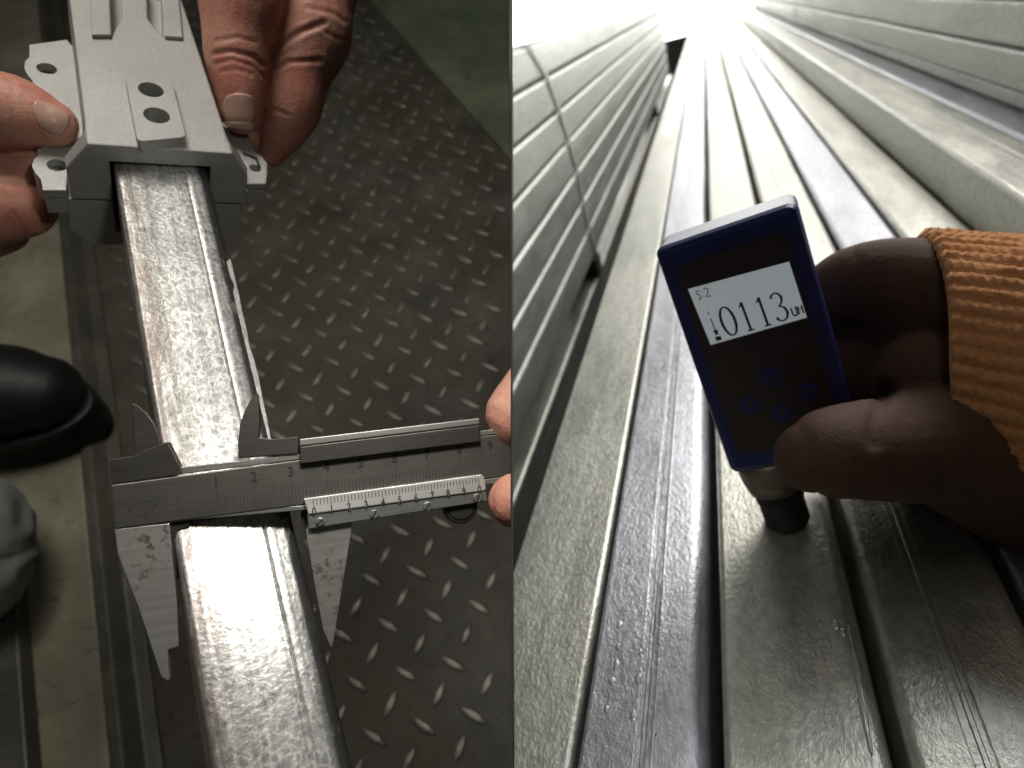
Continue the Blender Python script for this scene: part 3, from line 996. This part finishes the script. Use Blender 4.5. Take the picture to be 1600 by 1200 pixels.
# right hand: thumb along the body, index finger underneath
o1 = at(430, 60, dF)
rh = hand('person', o1, 'bare hand with thumbnail on the clamp side beside the raised pad')
t = dF - 0.012
u = dF + 0.010
rhb = organic('hand', [
    [(385, -140, t + .01, 100), (384, -60, t + .004, 82), (378, 0, t, 67), (371, 55, t, 52), (371, 96, t + .001, 48), (375, 140, t + .002, 40), (377, 176, t + .004, 33)],
    [(500, -130, u + .01, 80), (500, -50, u + .004, 66), (488, 10, u, 63), (484, 55, u, 63), (464, 115, u, 52), (454, 168, u + .001, 47), (441, 206, u + .004, 35), (426, 240, u + .008, 20)],
    [(440, -160, u + .02, 130), (440, -70, u + .012, 90), (450, -10, u + .01, 62)],
    [(400, 40, u + .016, 40), (420, 140, u + .016, 34), (415, 220, u + .016, 24)],
], 0.0011, M['skin'], rh, 5, False, [
    ([(335, 84), (360, 80), (395, 88), (410, 102)], .0011, 4), ([(335, 100), (362, 92), (398, 104), (414, 122)], .0006, 3),
    ([(338, 64), (370, 58), (400, 66)], .0006, 3.5), ([(345, 112), (370, 108), (396, 116)], .0005, 3),
    ([(438, 70), (470, 50), (505, 36)], .0016, 5), ([(430, 108), (450, 97), (500, 94)], .0012, 4),
    ([(412, 176), (430, 171), (450, 180)], .0009, 3), ([(480, 12), (520, 20), (540, 34)], .0006, 3.5), ([(500, 44), (525, 60), (540, 62)], .0005, 3)], o1)
nail(rh, rhb, [(350, 146), (396, 145), (399, 198), (347, 194)], M['nail'], o1)
nail(rh, rhb, [(348, 189), (399, 192), (397, 203), (350, 200)], M['nail_rim'], o1, 0.0003, 0.0004, 'nail_rim')
# the hand at the caliper's slider
o2 = at(790, 720, 0.195)
ch = hand('person', o2, 'fingertips holding the sliding end of the vernier caliper by the added partition')
organic('hand', [
    [(930, 520, .225, 90), (880, 575, .212, 70), (830, 628, .204, 58), (812, 648, .202, 55)],
    [(930, 840, .20, 90), (870, 800, .190, 60), (820, 784, .186, 48), (806, 782, .186, 44)],
    [(960, 560, .24, 120), (960, 860, .22, 110)],
], 0.0009, M['skin'], ch, 4, True, [([(775, 748), (768, 775), (772, 805)], .0004, 3)], o2)

# ------------------------------------------------------------------ boot and trouser leg
F = floor_at(186, 718)
bt = empty('work_boot', Matrix.Translation(Vector((F.x - 0.13, F.y + 0.03, 0.012))), 'shiny black leather work boot standing on the oily concrete', 'boot')
bo = Vector((F.x - 0.13, F.y + 0.03, 0.012))
def boot():
    bm = bmesh.new()
    pts = [(0.080, 0.004, 0.052, 0.036), (0.055, 0.003, 0.057, 0.043), (0.0, 0.0, 0.062, 0.047), (-0.07, 0.0, 0.075, 0.050), (-0.12, 0.0, 0.11, 0.052), (-0.14, 0.0, 0.2, 0.050)]
    bm_sweep(pts, bm, 6, 24, 0.92, Vector((0, 0, 1)))
    up = from_bm('upper', bm, M['leather'], bt, None, True)
    out = []
    for i in range(40):
        a = 2 * math.pi * i / 40
        x = 0.135 * math.cos(a) - 0.015; y = 0.047 * math.sin(a) * (1.0 + 0.18 * math.cos(a))
        out.append((x, y))
    so = prism('sole', out, 0.0, 0.036, M['rubber'], bt, 0.004)
    we = prism('welt', [(x * 1.015, y * 1.04) for x, y in out], 0.030, 0.040, M['leather'], bt, 0.003)
    # laces
    for k in range(3):
        b2 = bmesh.new()
        x = -0.045 - 0.022 * k
        bm_sweep([(x, -0.030, 0.104 + 0.010 * k, 0.003), (x - 0.004, 0.0, 0.118 + 0.012 * k, 0.0032), (x, 0.030, 0.104 + 0.010 * k, 0.003)], b2, 4, 10)
        from_bm('lace', b2, M['rubber'], bt, None, True)
boot()
def cloth():
    b = bmesh.new()
    pts = limb([(-760, 560, .42, 110), (-420, 690, .45, 98), (-180, 770, .48, 80), (-66, 815, .49, 74), (-42, 866, .48, 76), (-62, 915, .49, 72), (-160, 990, .53, 62), (-300, 1060, .57, 58)])
    bm_sweep(pts, b, 14, 64)
    o = at(-40, 850, .5)
    for v in b.verts:
        p = v.co
        k = noise.noise(p * 14) * 0.008 + (0.25 - abs(noise.noise(Vector((p.x * 16, p.y * 40, p.z * 40))))) * 0.020
        q = (p - o).normalized()
        v.co = p + q * k
    for v in b.verts: v.co -= o
    ob = from_bm('trouser_leg', b, M['trouser'], None, Matrix.Translation(o), True)
    props(ob, 'bent knee in creased grey green trousers above the flat steel bar', 'trousers')
cloth()

# ================================================================== RIGHT BAY
XR = 0.0008
def bisect_right(bm, m):
    """cut the mesh off at the partition"""
    mi = m.inverted()
    co = mi @ Vector((XR, 0, 0)); no = mi.to_3x3() @ Vector((1, 0, 0))
    geom = bm.verts[:] + bm.edges[:] + bm.faces[:]
    res = bmesh.ops.bisect_plane(bm, geom=geom, plane_co=co, plane_no=no, clear_inner=True)
    ed = [e for e in res['geom_cut'] if isinstance(e, bmesh.types.BMEdge)]
    if ed: bmesh.ops.holes_fill(bm, edges=ed)
def steel_tube(name, x0, x1, z0, z1, y0, y1, r, material, label, cat='tube', group=None, seam=None, seed=0, sag=0.0):
    base = round_rect(x0, x1, z0, z1, r, 5)
    prof = []
    for i, (x, z) in enumerate(base):
        prof.append((x, z))
        nx, nz = base[(i + 1) % len(base)]
        if seam is not None and abs(z - z1) < 1e-7 and abs(nz - z1) < 1e-7 and x - nx > 0.008:
            c = x0 + (x1 - x0) * seam
            for dx, h in ((.0034, 0), (.0030, .00022), (.0024, 0), (.0010, 0), (.0006, .00035), (-.0006, .00035), (-.0010, 0), (-.0030, 0), (-.0034, .00015), (-.0038, 0)):
                prof.append((c + dx, z + h))
    n = 40
    rings = []
    for k in range(n + 1):
        t = k / n
        y = y0 + (y1 - y0) * (t * t if y0 < 0.3 else t)
        rings.append([(x + 0.0006 * noise.noise(Vector((seed, y * 3, 1))), y, z + 0.0008 * noise.noise(Vector((seed, y * 2.5, 7)))) for x, z in prof])
    bm = bm_loft(rings)
    bisect_right(bm, RF)
    if not bm.verts: bm.free(); return None
    o = from_bm(name, bm, material, None, RF, True)
    me = o.data
    me.set_sharp_from_angle(angle=rad(38))
    wn = o.modifiers.new('flat_faces', 'WEIGHTED_NORMAL'); wn.keep_sharp = True; wn.weight = 100
    return props(o, label, cat, group)
yend = loc(RF, 1100, 46, 2, -RH).y
ed = [loc(RF, 1100 + k * 980, 960, 2, -RH).x for k in (-.333, -.166, .02, .258, .515, .79, 1.12)]
G5 = (0.005, 0.005, 0.005, 0.005)
near = [
    ('galv_a', .0012, .0012, (.004, .004, .0028, .0016), None, 'near tube with a wide pale green face beside the dark gap'),
    ('galv_b', .0012, .0030, (.004, .008, .0080, .0016), .50, 'bluish galvanised tube with a double weld line along its top'),
    ('galv_a', .0012, .0026, (.005, .006, .0060, .0030), None, 'galvanised tube with a pitted top that the gauge probe touches'),
    ('galv_a', .0018, .0014, (.005, .005, .0048, .0045), .42, 'galvanised tube darkened by the shadow of the hand with the orange cuff'),
    ('galv_b', .0020, .0014, G5, None, 'galvanised tube running behind the orange cuff, second from the raised tubes'),
    ('galv_a', .0014, .0014, G5, None, 'galvanised tube lying at the foot of the raised tubes'),
]
for i, (mm, ga, gb, r, seam, lab) in enumerate(near):
    steel_tube('square_tube', ed[i] + ga, ed[i + 1] - gb, -RH - 0.05, -RH + (0, .0006, 0, .0004, 0, 0)[i], -0.10, yend + 0.05 * ((i * 7) % 3), r, M[mm], lab, 'tube', 'near row of galvanised tubes', seam, i)
# zinc beads beside the weld line and a run at the edge of the pitted tube
def bead(parent, px, py, rx, ry, h):
    c = loc(RF, px, py, 2, -RH)
    bm = bmesh.new()
    rings = []
    for k in range(4):
        f = k / 4
        rings.append([(c.x + rx * math.cos(t) * math.cos(f * 1.5) * (1 + .15 * math.sin(3 * t + px)), c.y + ry * math.sin(t) * math.cos(f * 1.5), -RH + .0004 + h * math.sin(f * 1.5)) for t in [2 * math.pi * i / 14 for i in range(14)]])
    bm_loft(rings, bm)
    from_bm('zinc_bead', bm, parent.data.materials[0], parent, None, True)
tb = {o['label']: o for o in bpy.data.objects if o.get('category') == 'tube' and 'label' in o}
wt = [o for l, o in tb.items() if 'double weld' in l][0]; ct = [o for l, o in tb.items() if 'probe touches' in l][0]
for px, py in ((968, 978), (966, 1012), (957, 1066), (1001, 1020), (963, 1040), (998, 1062), (948, 1110), (990, 1120)):
    bead(wt, px, py, random.uniform(.0010, .0018), random.uniform(.0018, .0032), .0005)
for px, py, rx, ry in ((1306, 978, .0014, .0026), (1318, 990, .0012, .0020), (1335, 1020, .0008, .012), (1344, 1075, .0009, .014), (1352, 1130, .0008, .011)):
    bead(ct, px, py, rx, ry, .0006)
# raised pair on the right and the stepped stack behind it
zg = loc(RF, 1597, 313, 0, ed[6]).z
x1g = loc(RF, 1550, 193, 2, zg).x
x2g = loc(RF, 1600, 180, 2, zg).x
steel_tube('square_tube', ed[6] + .001, x1g - .001, -RH - .05, zg, -0.05, yend + .1, G5, M['galv_a'], 'raised galvanised tube with the bright streaked top, nearest the gauge row', 'tube', 'raised tubes', .62, 11)
steel_tube('square_tube', x1g + .001, x1g + (x1g - ed[6]) * .9, -RH - .05, zg - .001, -0.05, yend + .1, G5, M['galv_b'], 'raised grey tube with a dull top at the foot of the stepped stack', 'tube', 'raised tubes', None, 12)
xh = x2g
zz = [zg + .0015] + [loc(RF, 1600, y, 0, xh).z for y in (150, 78, -2, -80)]
names = ['low tube showing a thin dark side under the stepped stack', 'stepped stack tube with a pale side, second row up', 'stepped stack tube with a pale side, third row up', 'stepped stack tube at the very top row']
for k in range(4):
    if k == 0:
        steel_tube('square_tube', xh + .004, xh + .06, zz[0], zz[1] - .001, 0.0, yend + .1, (.002,) * 4, M['galv_c'], names[0], 'tube', 'stepped stack', None, 20)
    else:
        steel_tube('square_tube', xh - .001 * k, xh + .06, zz[k] + .0006, zz[k + 1] - .0006, 0.0, yend + .1, G5, M['galv_c'], names[k], 'tube', 'stepped stack', None, 20 + k)
# the strapped stack on the left
LX = -0.222
rows = [(825, 69), (855, 120), (874, 172), (889, 220), (902, 268), (911, 315), (921, 357), (932, 395)]
rz = [loc(RF, a, b, 0, LX).z for a, b in rows]
yle = loc(RF, 1046, 120, 0, LX).y
order = ['top', 'second', 'third', 'fourth', 'fifth', 'sixth', 'bottom']
for k in range(7):
    steel_tube('square_tube', LX - .05, LX + .0004 * ((k * 5) % 3), rz[k + 1] + .0016, rz[k] - .0014, 0.2, yle, (.0055,) * 4, M['galv_c'], 'tube in the %s row of the strapped stack' % order[k], 'tube', 'strapped stack', None, 40 + k)
for c in range(1, 4):
    steel_tube('square_tube', LX - .05 - .0512 * c, LX - .0012 - .0512 * c, rz[1] + .001, rz[0] - .0006 - .0006 * c, 0.3, yle, (.0045,) * 4, M['galv_c'], 'tube on top of the strapped stack, %s in from its face' % ('second', 'third', 'fourth')[c - 1], 'tube', 'strapped stack', None, 50 + c)
zb = rz[-1]
steel_tube('square_tube', LX - .05, LX - .002, zb - .085, zb - .037, 0.1, yle + .3, (.0045,) * 4, M['galv_a'], 'lower tube in the dark gap under the timber blocks', 'tube', None, None, 60)
for px, py, lab in ((933, 412, 'dark timber block under the strap end of the stack'), (1024, 160, 'dark timber block under the far end of the stack')):
    q = loc(RF, px, py, 0, LX)
    bm = bm_box(LX - .06, LX + .004, q.y - .022, q.y + .022, zb - .036, zb - .001)
    o = from_bm('timber_block', bm, M['timber'], None, RF); bevel(o, .002)
    props(o, lab, 'timber')
def strap():
    path = [loc(RF, a, b, 0, LX + .0018) for a, b in rows]
    P = [(p.x, p.y, p.z) for p in path]
    first = Vector(P[0])
    pts = [Vector((LX - .20, first.y, first.z + .0012)), Vector((LX - .004, first.y, first.z + .0012))]
    pts += [Vector((p[0] + .0006, p[1], p[2] - .001)) for p in P]
    bm = bmesh.new()
    w = .0085
    prev = None
    V = []
    for p in pts:
        V.append((bm.verts.new(p + Vector((0, -w, 0))), bm.verts.new(p + Vector((0, w, 0)))))
    for a, b in zip(V, V[1:]): bm.faces.new((a[0], b[0], b[1], a[1]))
    bisect_right(bm, RF)
    o = from_bm('steel_strap', bm, M['strap'], None, RF)
    s = o.modifiers.new('t', 'SOLIDIFY'); s.thickness = .0011; s.offset = 0
    props(o, 'narrow steel strap bent down over the face of the tube stack', 'strap')
strap()
# ground and the bright far end of the hall
bm = bm_box(-3, 3, -0.3, 4.2, -0.56, -0.50); bisect_right(bm, RF)
props(from_bm('ground', bm, M['dark_floor'], None, RF), kind='structure')
yd = yend + 3.0
zw = loc(RF, 1060, 58, 1, yd).z
bm = bm_box(-3.4, 3.6, yd, yd + .05, zw, 1.6); bisect_right(bm, RF)
o = from_bm('daylight_opening', bm, M['daylight'], None, RF)
props(o, 'overexposed white daylight opening at the far end of the tube rows', 'opening')
bm = bm_box(-3.4, 3.6, yd - .02, yd + .06, -1.5, zw - .001); bisect_right(bm, RF)
props(from_bm('far_wall', bm, M['hallwall'], None, RF), kind='structure')

# ------------------------------------------------------------------ thickness gauge
gauge = empty('coating_gauge', GF, 'small blue coating thickness gauge reading 0113 pressed onto a tube', 'gauge')
def GP(px, py, z=0.0):
    p = loc(GF, px, py, 2, z); return Vector((p.x, p.y))
X0, X1, GH, GD = 0.0144 - 0.0282, 0.0144 + 0.0246, 0.1046, 0.026
def gauge_body():
    def sec(z, ins, r):
        return [(x, y, z) for x, y in round_rect(X0 + ins, X1 - ins, ins, GH - ins, (r,) * 4, 6)]
    rings = [sec(-GD, .0016, .003), sec(-GD + .0016, 0, .0034), sec(-.0040, 0, .0034), sec(-.0014, .0008, .0034), sec(0, .0030, .003)]
    o = from_bm('case', bm_loft(rings), M['blue'], gauge); bevel(o, .0004, 2, 25)
    prism('front_panel', round_rect(X0 + .0058, X1 - .0058, .0100, GH - .0085, (.0025,) * 4, 5), -.0005, .0005, M['panel'], gauge, .0002)
gauge_body()
def screen():
    c = [GP(a, b, .0008) for a, b in ((1075, 452), (1233, 409), (1262, 500), (1112, 543))]
    sc = prism('screen', c, 0, .0008, M['lcd'], gauge)
    def Q(u, v): # u right, v down in 0..1
        return c[0] * (1 - u) * (1 - v) + c[1] * u * (1 - v) + c[2] * u * v + c[3] * (1 - u) * v
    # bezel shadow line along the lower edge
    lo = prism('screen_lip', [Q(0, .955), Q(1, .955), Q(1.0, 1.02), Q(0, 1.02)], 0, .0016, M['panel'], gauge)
    def ribbon(name, strokes, box, material, z=.00095):
        """strokes: list of point lists (x, y, width) in a unit box; box: u0, u1, v0, v1"""
        bm = bmesh.new()
        u0, u1, v0, v1 = box
        asp = 1.74
        for st in strokes:
            prev = None
            for i, (x, y, wd) in enumerate(st):
                a = st[max(i - 1, 0)]; b = st[min(i + 1, len(st) - 1)]
                wu, hv = (u1 - u0) * asp, (v1 - v0)
                dx, dy = (b[0] - a[0]) * wu, (b[1] - a[1]) * hv
                L = math.hypot(dx, dy) or 1
                nx, ny = -dy / L * wd / 2, dx / L * wd / 2
                U, V = u0 + x * (u1 - u0), v0 + y * (v1 - v0)
                p, q = Q(U + nx / asp, V + ny), Q(U - nx / asp, V - ny)
                cur = (bm.verts.new((p.x, p.y, z)), bm.verts.new((q.x, q.y, z)))
                if prev: bm.faces.new((prev[0], cur[0], cur[1], prev[1]))
                prev = cur
        return from_bm(name, bm, material, sc)
    zero = [[(.5 + .42 * math.cos(a), .5 + .5 * math.sin(a), .022 + .030 * abs(math.cos(a))) for a in [2 * math.pi * k / 28 for k in range(29)]]]
    one = [[(.5, 0, .045), (.5, .5, .045), (.5, 1, .045)], [(.12, .16, .022), (.32, .10, .030), (.5, 0, .030)], [(.15, 1, .028), (.85, 1, .028)]]
    three = [[(.12, .16, .05), (.20, .06, .03), (.42, 0, .026), (.66, .06, .035), (.78, .20, .045), (.70, .36, .035), (.50, .46, .024), (.40, .47, .022), (.55, .48, .024), (.78, .58, .04), (.86, .75, .048), (.74, .92, .036), (.48, 1, .024), (.22, .95, .028), (.08, .84, .06)]]
    for st, u0, u1 in ((zero, .185, .345), (one, .40, .50), (one, .575, .675), (three, .715, .865)):
        ribbon('digit', st, (u0, u1, .42, .90), M['lcd_ink'])
    uu = [[(0, 0, .028), (0, .8, .028), (.15, 1, .028), (.38, 1, .028)], [(.42, 0, .028), (.42, 1, .028)]]
    mm_ = [[(.6, 1, .028), (.6, 0, .028), (.8, .5, .028), (1, 0, .028), (1, 1, .028)]]
    ribbon('unit', uu + mm_, (.885, .985, .73, .87), M['lcd_ink'])
    s_ = [[(.9, .1, .02), (.3, 0, .02), (.1, .25, .02), (.8, .6, .02), (.8, .9, .02), (.1, 1, .02)]]
    ribbon('mode_letter', s_, (.055, .105, .06, .20), M['lcd_ink_soft'])
    ribbon('mode_colon', [[(.5, .2, .02), (.5, .35, .02)], [(.5, .7, .02), (.5, .85, .02)]], (.115, .135, .06, .20), M['lcd_ink_soft'])
    ribbon('mode_number', [[(0, .15, .02), (.4, 0, .02), (.9, .2, .02), (.6, .6, .02), (0, 1, .02), (1, 1, .02)]], (.145, .195, .05, .19), M['lcd_ink_soft'])
    ribbon('probe_icon', [[(.5, 0, .018), (.5, .10, .018)], [(.5, .22, .022), (.5, .62, .022)], [(.1, .62, .03), (.9, .62, .03)], [(.5, .62, .06), (.5, .74, .06)], [(0, .86, .07), (1, .86, .07)]], (.075, .135, .42, .96), M['lcd_ink'])
screen()
for k, (px, py, gl) in enumerate(((1205, 590, 'up'), (1171, 633, 'menu'), (1263, 612, 'dot'), (1221, 646, 'c'))):
    c = GP(px, py, .0005)
    bt_ = prism('key', circle_pts(c.x, c.y, .0040, None, 24), .0003, .0009, M['keys'], gauge, .0002)
    if gl == 'up': q = [(c.x - .0018, c.y - .0014), (c.x + .0018, c.y - .0014), (c.x, c.y + .0020)]
    elif gl == 'menu': q = [(c.x - .0018, c.y - .0013), (c.x + .0018, c.y - .0013), (c.x + .0018, c.y + .0013), (c.x - .0018, c.y + .0013)]
    else: q = circle_pts(c.x, c.y, .0017, None, 14)
    prism('key_symbol', q, .0008, .00105, M['panel'], bt_)
def lathe(name, prof, cx, cz, material, n=32):
    rings = [[(cx + r * math.cos(2 * math.pi * i / n), y, cz + r * math.sin(2 * math.pi * i / n)) for i in range(n)] for r, y in prof]
    return from_bm(name, bm_loft(rings), material, gauge, None, True)
lathe('probe_ring', [(.0135, .001), (.0135, -.004), (.0130, -.010), (.0115, -.0165)], .0005, -.014, M['brass'])
lathe('probe_tip', [(.0105, -.0150), (.0104, -.022), (.0098, -.024), (.0098, -.034), (.0088, -.0362), (.003, -.0364)], .0010, -.014, M['black'])

# ------------------------------------------------------------------ hand on the gauge and its knitted cuff
o3 = at(1420, 600, .25)
gh = hand('person', o3, 'shadowed brown hand in an orange knitted cuff gripping the blue gauge')
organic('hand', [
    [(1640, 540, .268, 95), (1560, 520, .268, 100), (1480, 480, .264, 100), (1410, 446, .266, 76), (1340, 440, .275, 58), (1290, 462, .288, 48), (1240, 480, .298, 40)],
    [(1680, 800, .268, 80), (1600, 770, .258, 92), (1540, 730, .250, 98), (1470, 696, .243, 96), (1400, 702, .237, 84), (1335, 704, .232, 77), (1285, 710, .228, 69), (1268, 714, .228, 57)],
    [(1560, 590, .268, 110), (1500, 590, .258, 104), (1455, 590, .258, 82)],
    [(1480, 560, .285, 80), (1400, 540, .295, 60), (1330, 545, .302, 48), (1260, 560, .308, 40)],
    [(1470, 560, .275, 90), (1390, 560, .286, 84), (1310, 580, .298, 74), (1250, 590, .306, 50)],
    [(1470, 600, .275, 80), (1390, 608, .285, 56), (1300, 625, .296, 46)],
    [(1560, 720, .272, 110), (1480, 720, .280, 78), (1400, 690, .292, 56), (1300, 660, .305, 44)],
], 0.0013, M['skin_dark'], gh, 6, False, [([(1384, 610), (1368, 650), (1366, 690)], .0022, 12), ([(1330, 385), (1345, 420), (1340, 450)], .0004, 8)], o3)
def cuff():
    a = at(1488, 562, .262)
    vw = ray(1523, 554).normalized()
    ax = AX * 0.98 + AY * 0.196
    ax = (ax - vw * ax.dot(vw)).normalized()
    upv = ax.cross(vw).normalized()
    if upv.dot(AY) > 0: upv = -upv
    fw = -vw
    bm = bmesh.new()
    nseg, nl = 360, 60
    ribs = 54
    rings = []
    for k in range(nl + 1):
        t = k / nl
        c = a + ax * (0.085 * t)
        ring = []
        for i in range(nseg):
            th = 2 * math.pi * i / nseg
            rib = 0.0014 * (abs(math.cos(ribs * th / 2)) ** 0.7)
            lip = 0.004 * math.exp(-((t - 0.02) / 0.03) ** 2)
            r = 0.0490 + 0.005 * t + rib + 0.0006 * math.sin(t * 190 + (i // 12) * 1.3) * (abs(math.cos(ribs * th / 2)))
            if k == 0: r -= 0.004
            # the mouth of the cuff is cut on a slant
            sl = 0.0250 * (-math.cos(th)) * (1 - t) + 0.006 * math.sin(th * 2) * (1 - t)
            n_ = 0.0006 * noise.noise(Vector((th * 14, t * 9, 5))) + 0.0005 * noise.noise(Vector((math.cos(th) * 30, math.sin(th) * 30, t * 60)))
            ring.append(c + ax * sl + upv * ((r + n_) * math.cos(th)) + fw * ((r + n_) * 0.86 * math.sin(th)) - o3)
        rings.append(ring)
    bm_loft(rings, bm, False)
    # loose yarn ends standing off the ribs
    hz = bmesh.new()
    for _ in range(5200):
        k = random.randrange(1, nl); i = random.randrange(nseg)
        p0 = Vector(rings[k][i]); cc = a + ax * (0.085 * k / nl) - o3
        nn = (p0 - cc); nn = (nn - ax * nn.dot(ax)).normalized()
        dd = (nn * random.uniform(0.4, 1.0) + Vector((random.gauss(0, .6), random.gauss(0, .6), random.gauss(0, .6)))).normalized()
        if dd.dot(nn) < 0.1: continue
        ln = random.uniform(.0008, .0026)
        sd = dd.cross(vw).normalized() * 0.00006
        V = [hz.verts.new(v) for v in (p0 - sd, p0 + sd, p0 + dd * ln)]
        hz.faces.new(V)
    me = bpy.data.meshes.new('yarn_fuzz'); hz.to_mesh(me); hz.free()
    o = link('yarn_fuzz', me, M['knit'], gh); o['kind'] = 'stuff'
    o = from_bm('cuff', bm, M['knit'], gh, None, True)
    s = o.modifiers.new('thick', 'SOLIDIFY'); s.thickness = 0.0022; s.offset = -1
cuff()
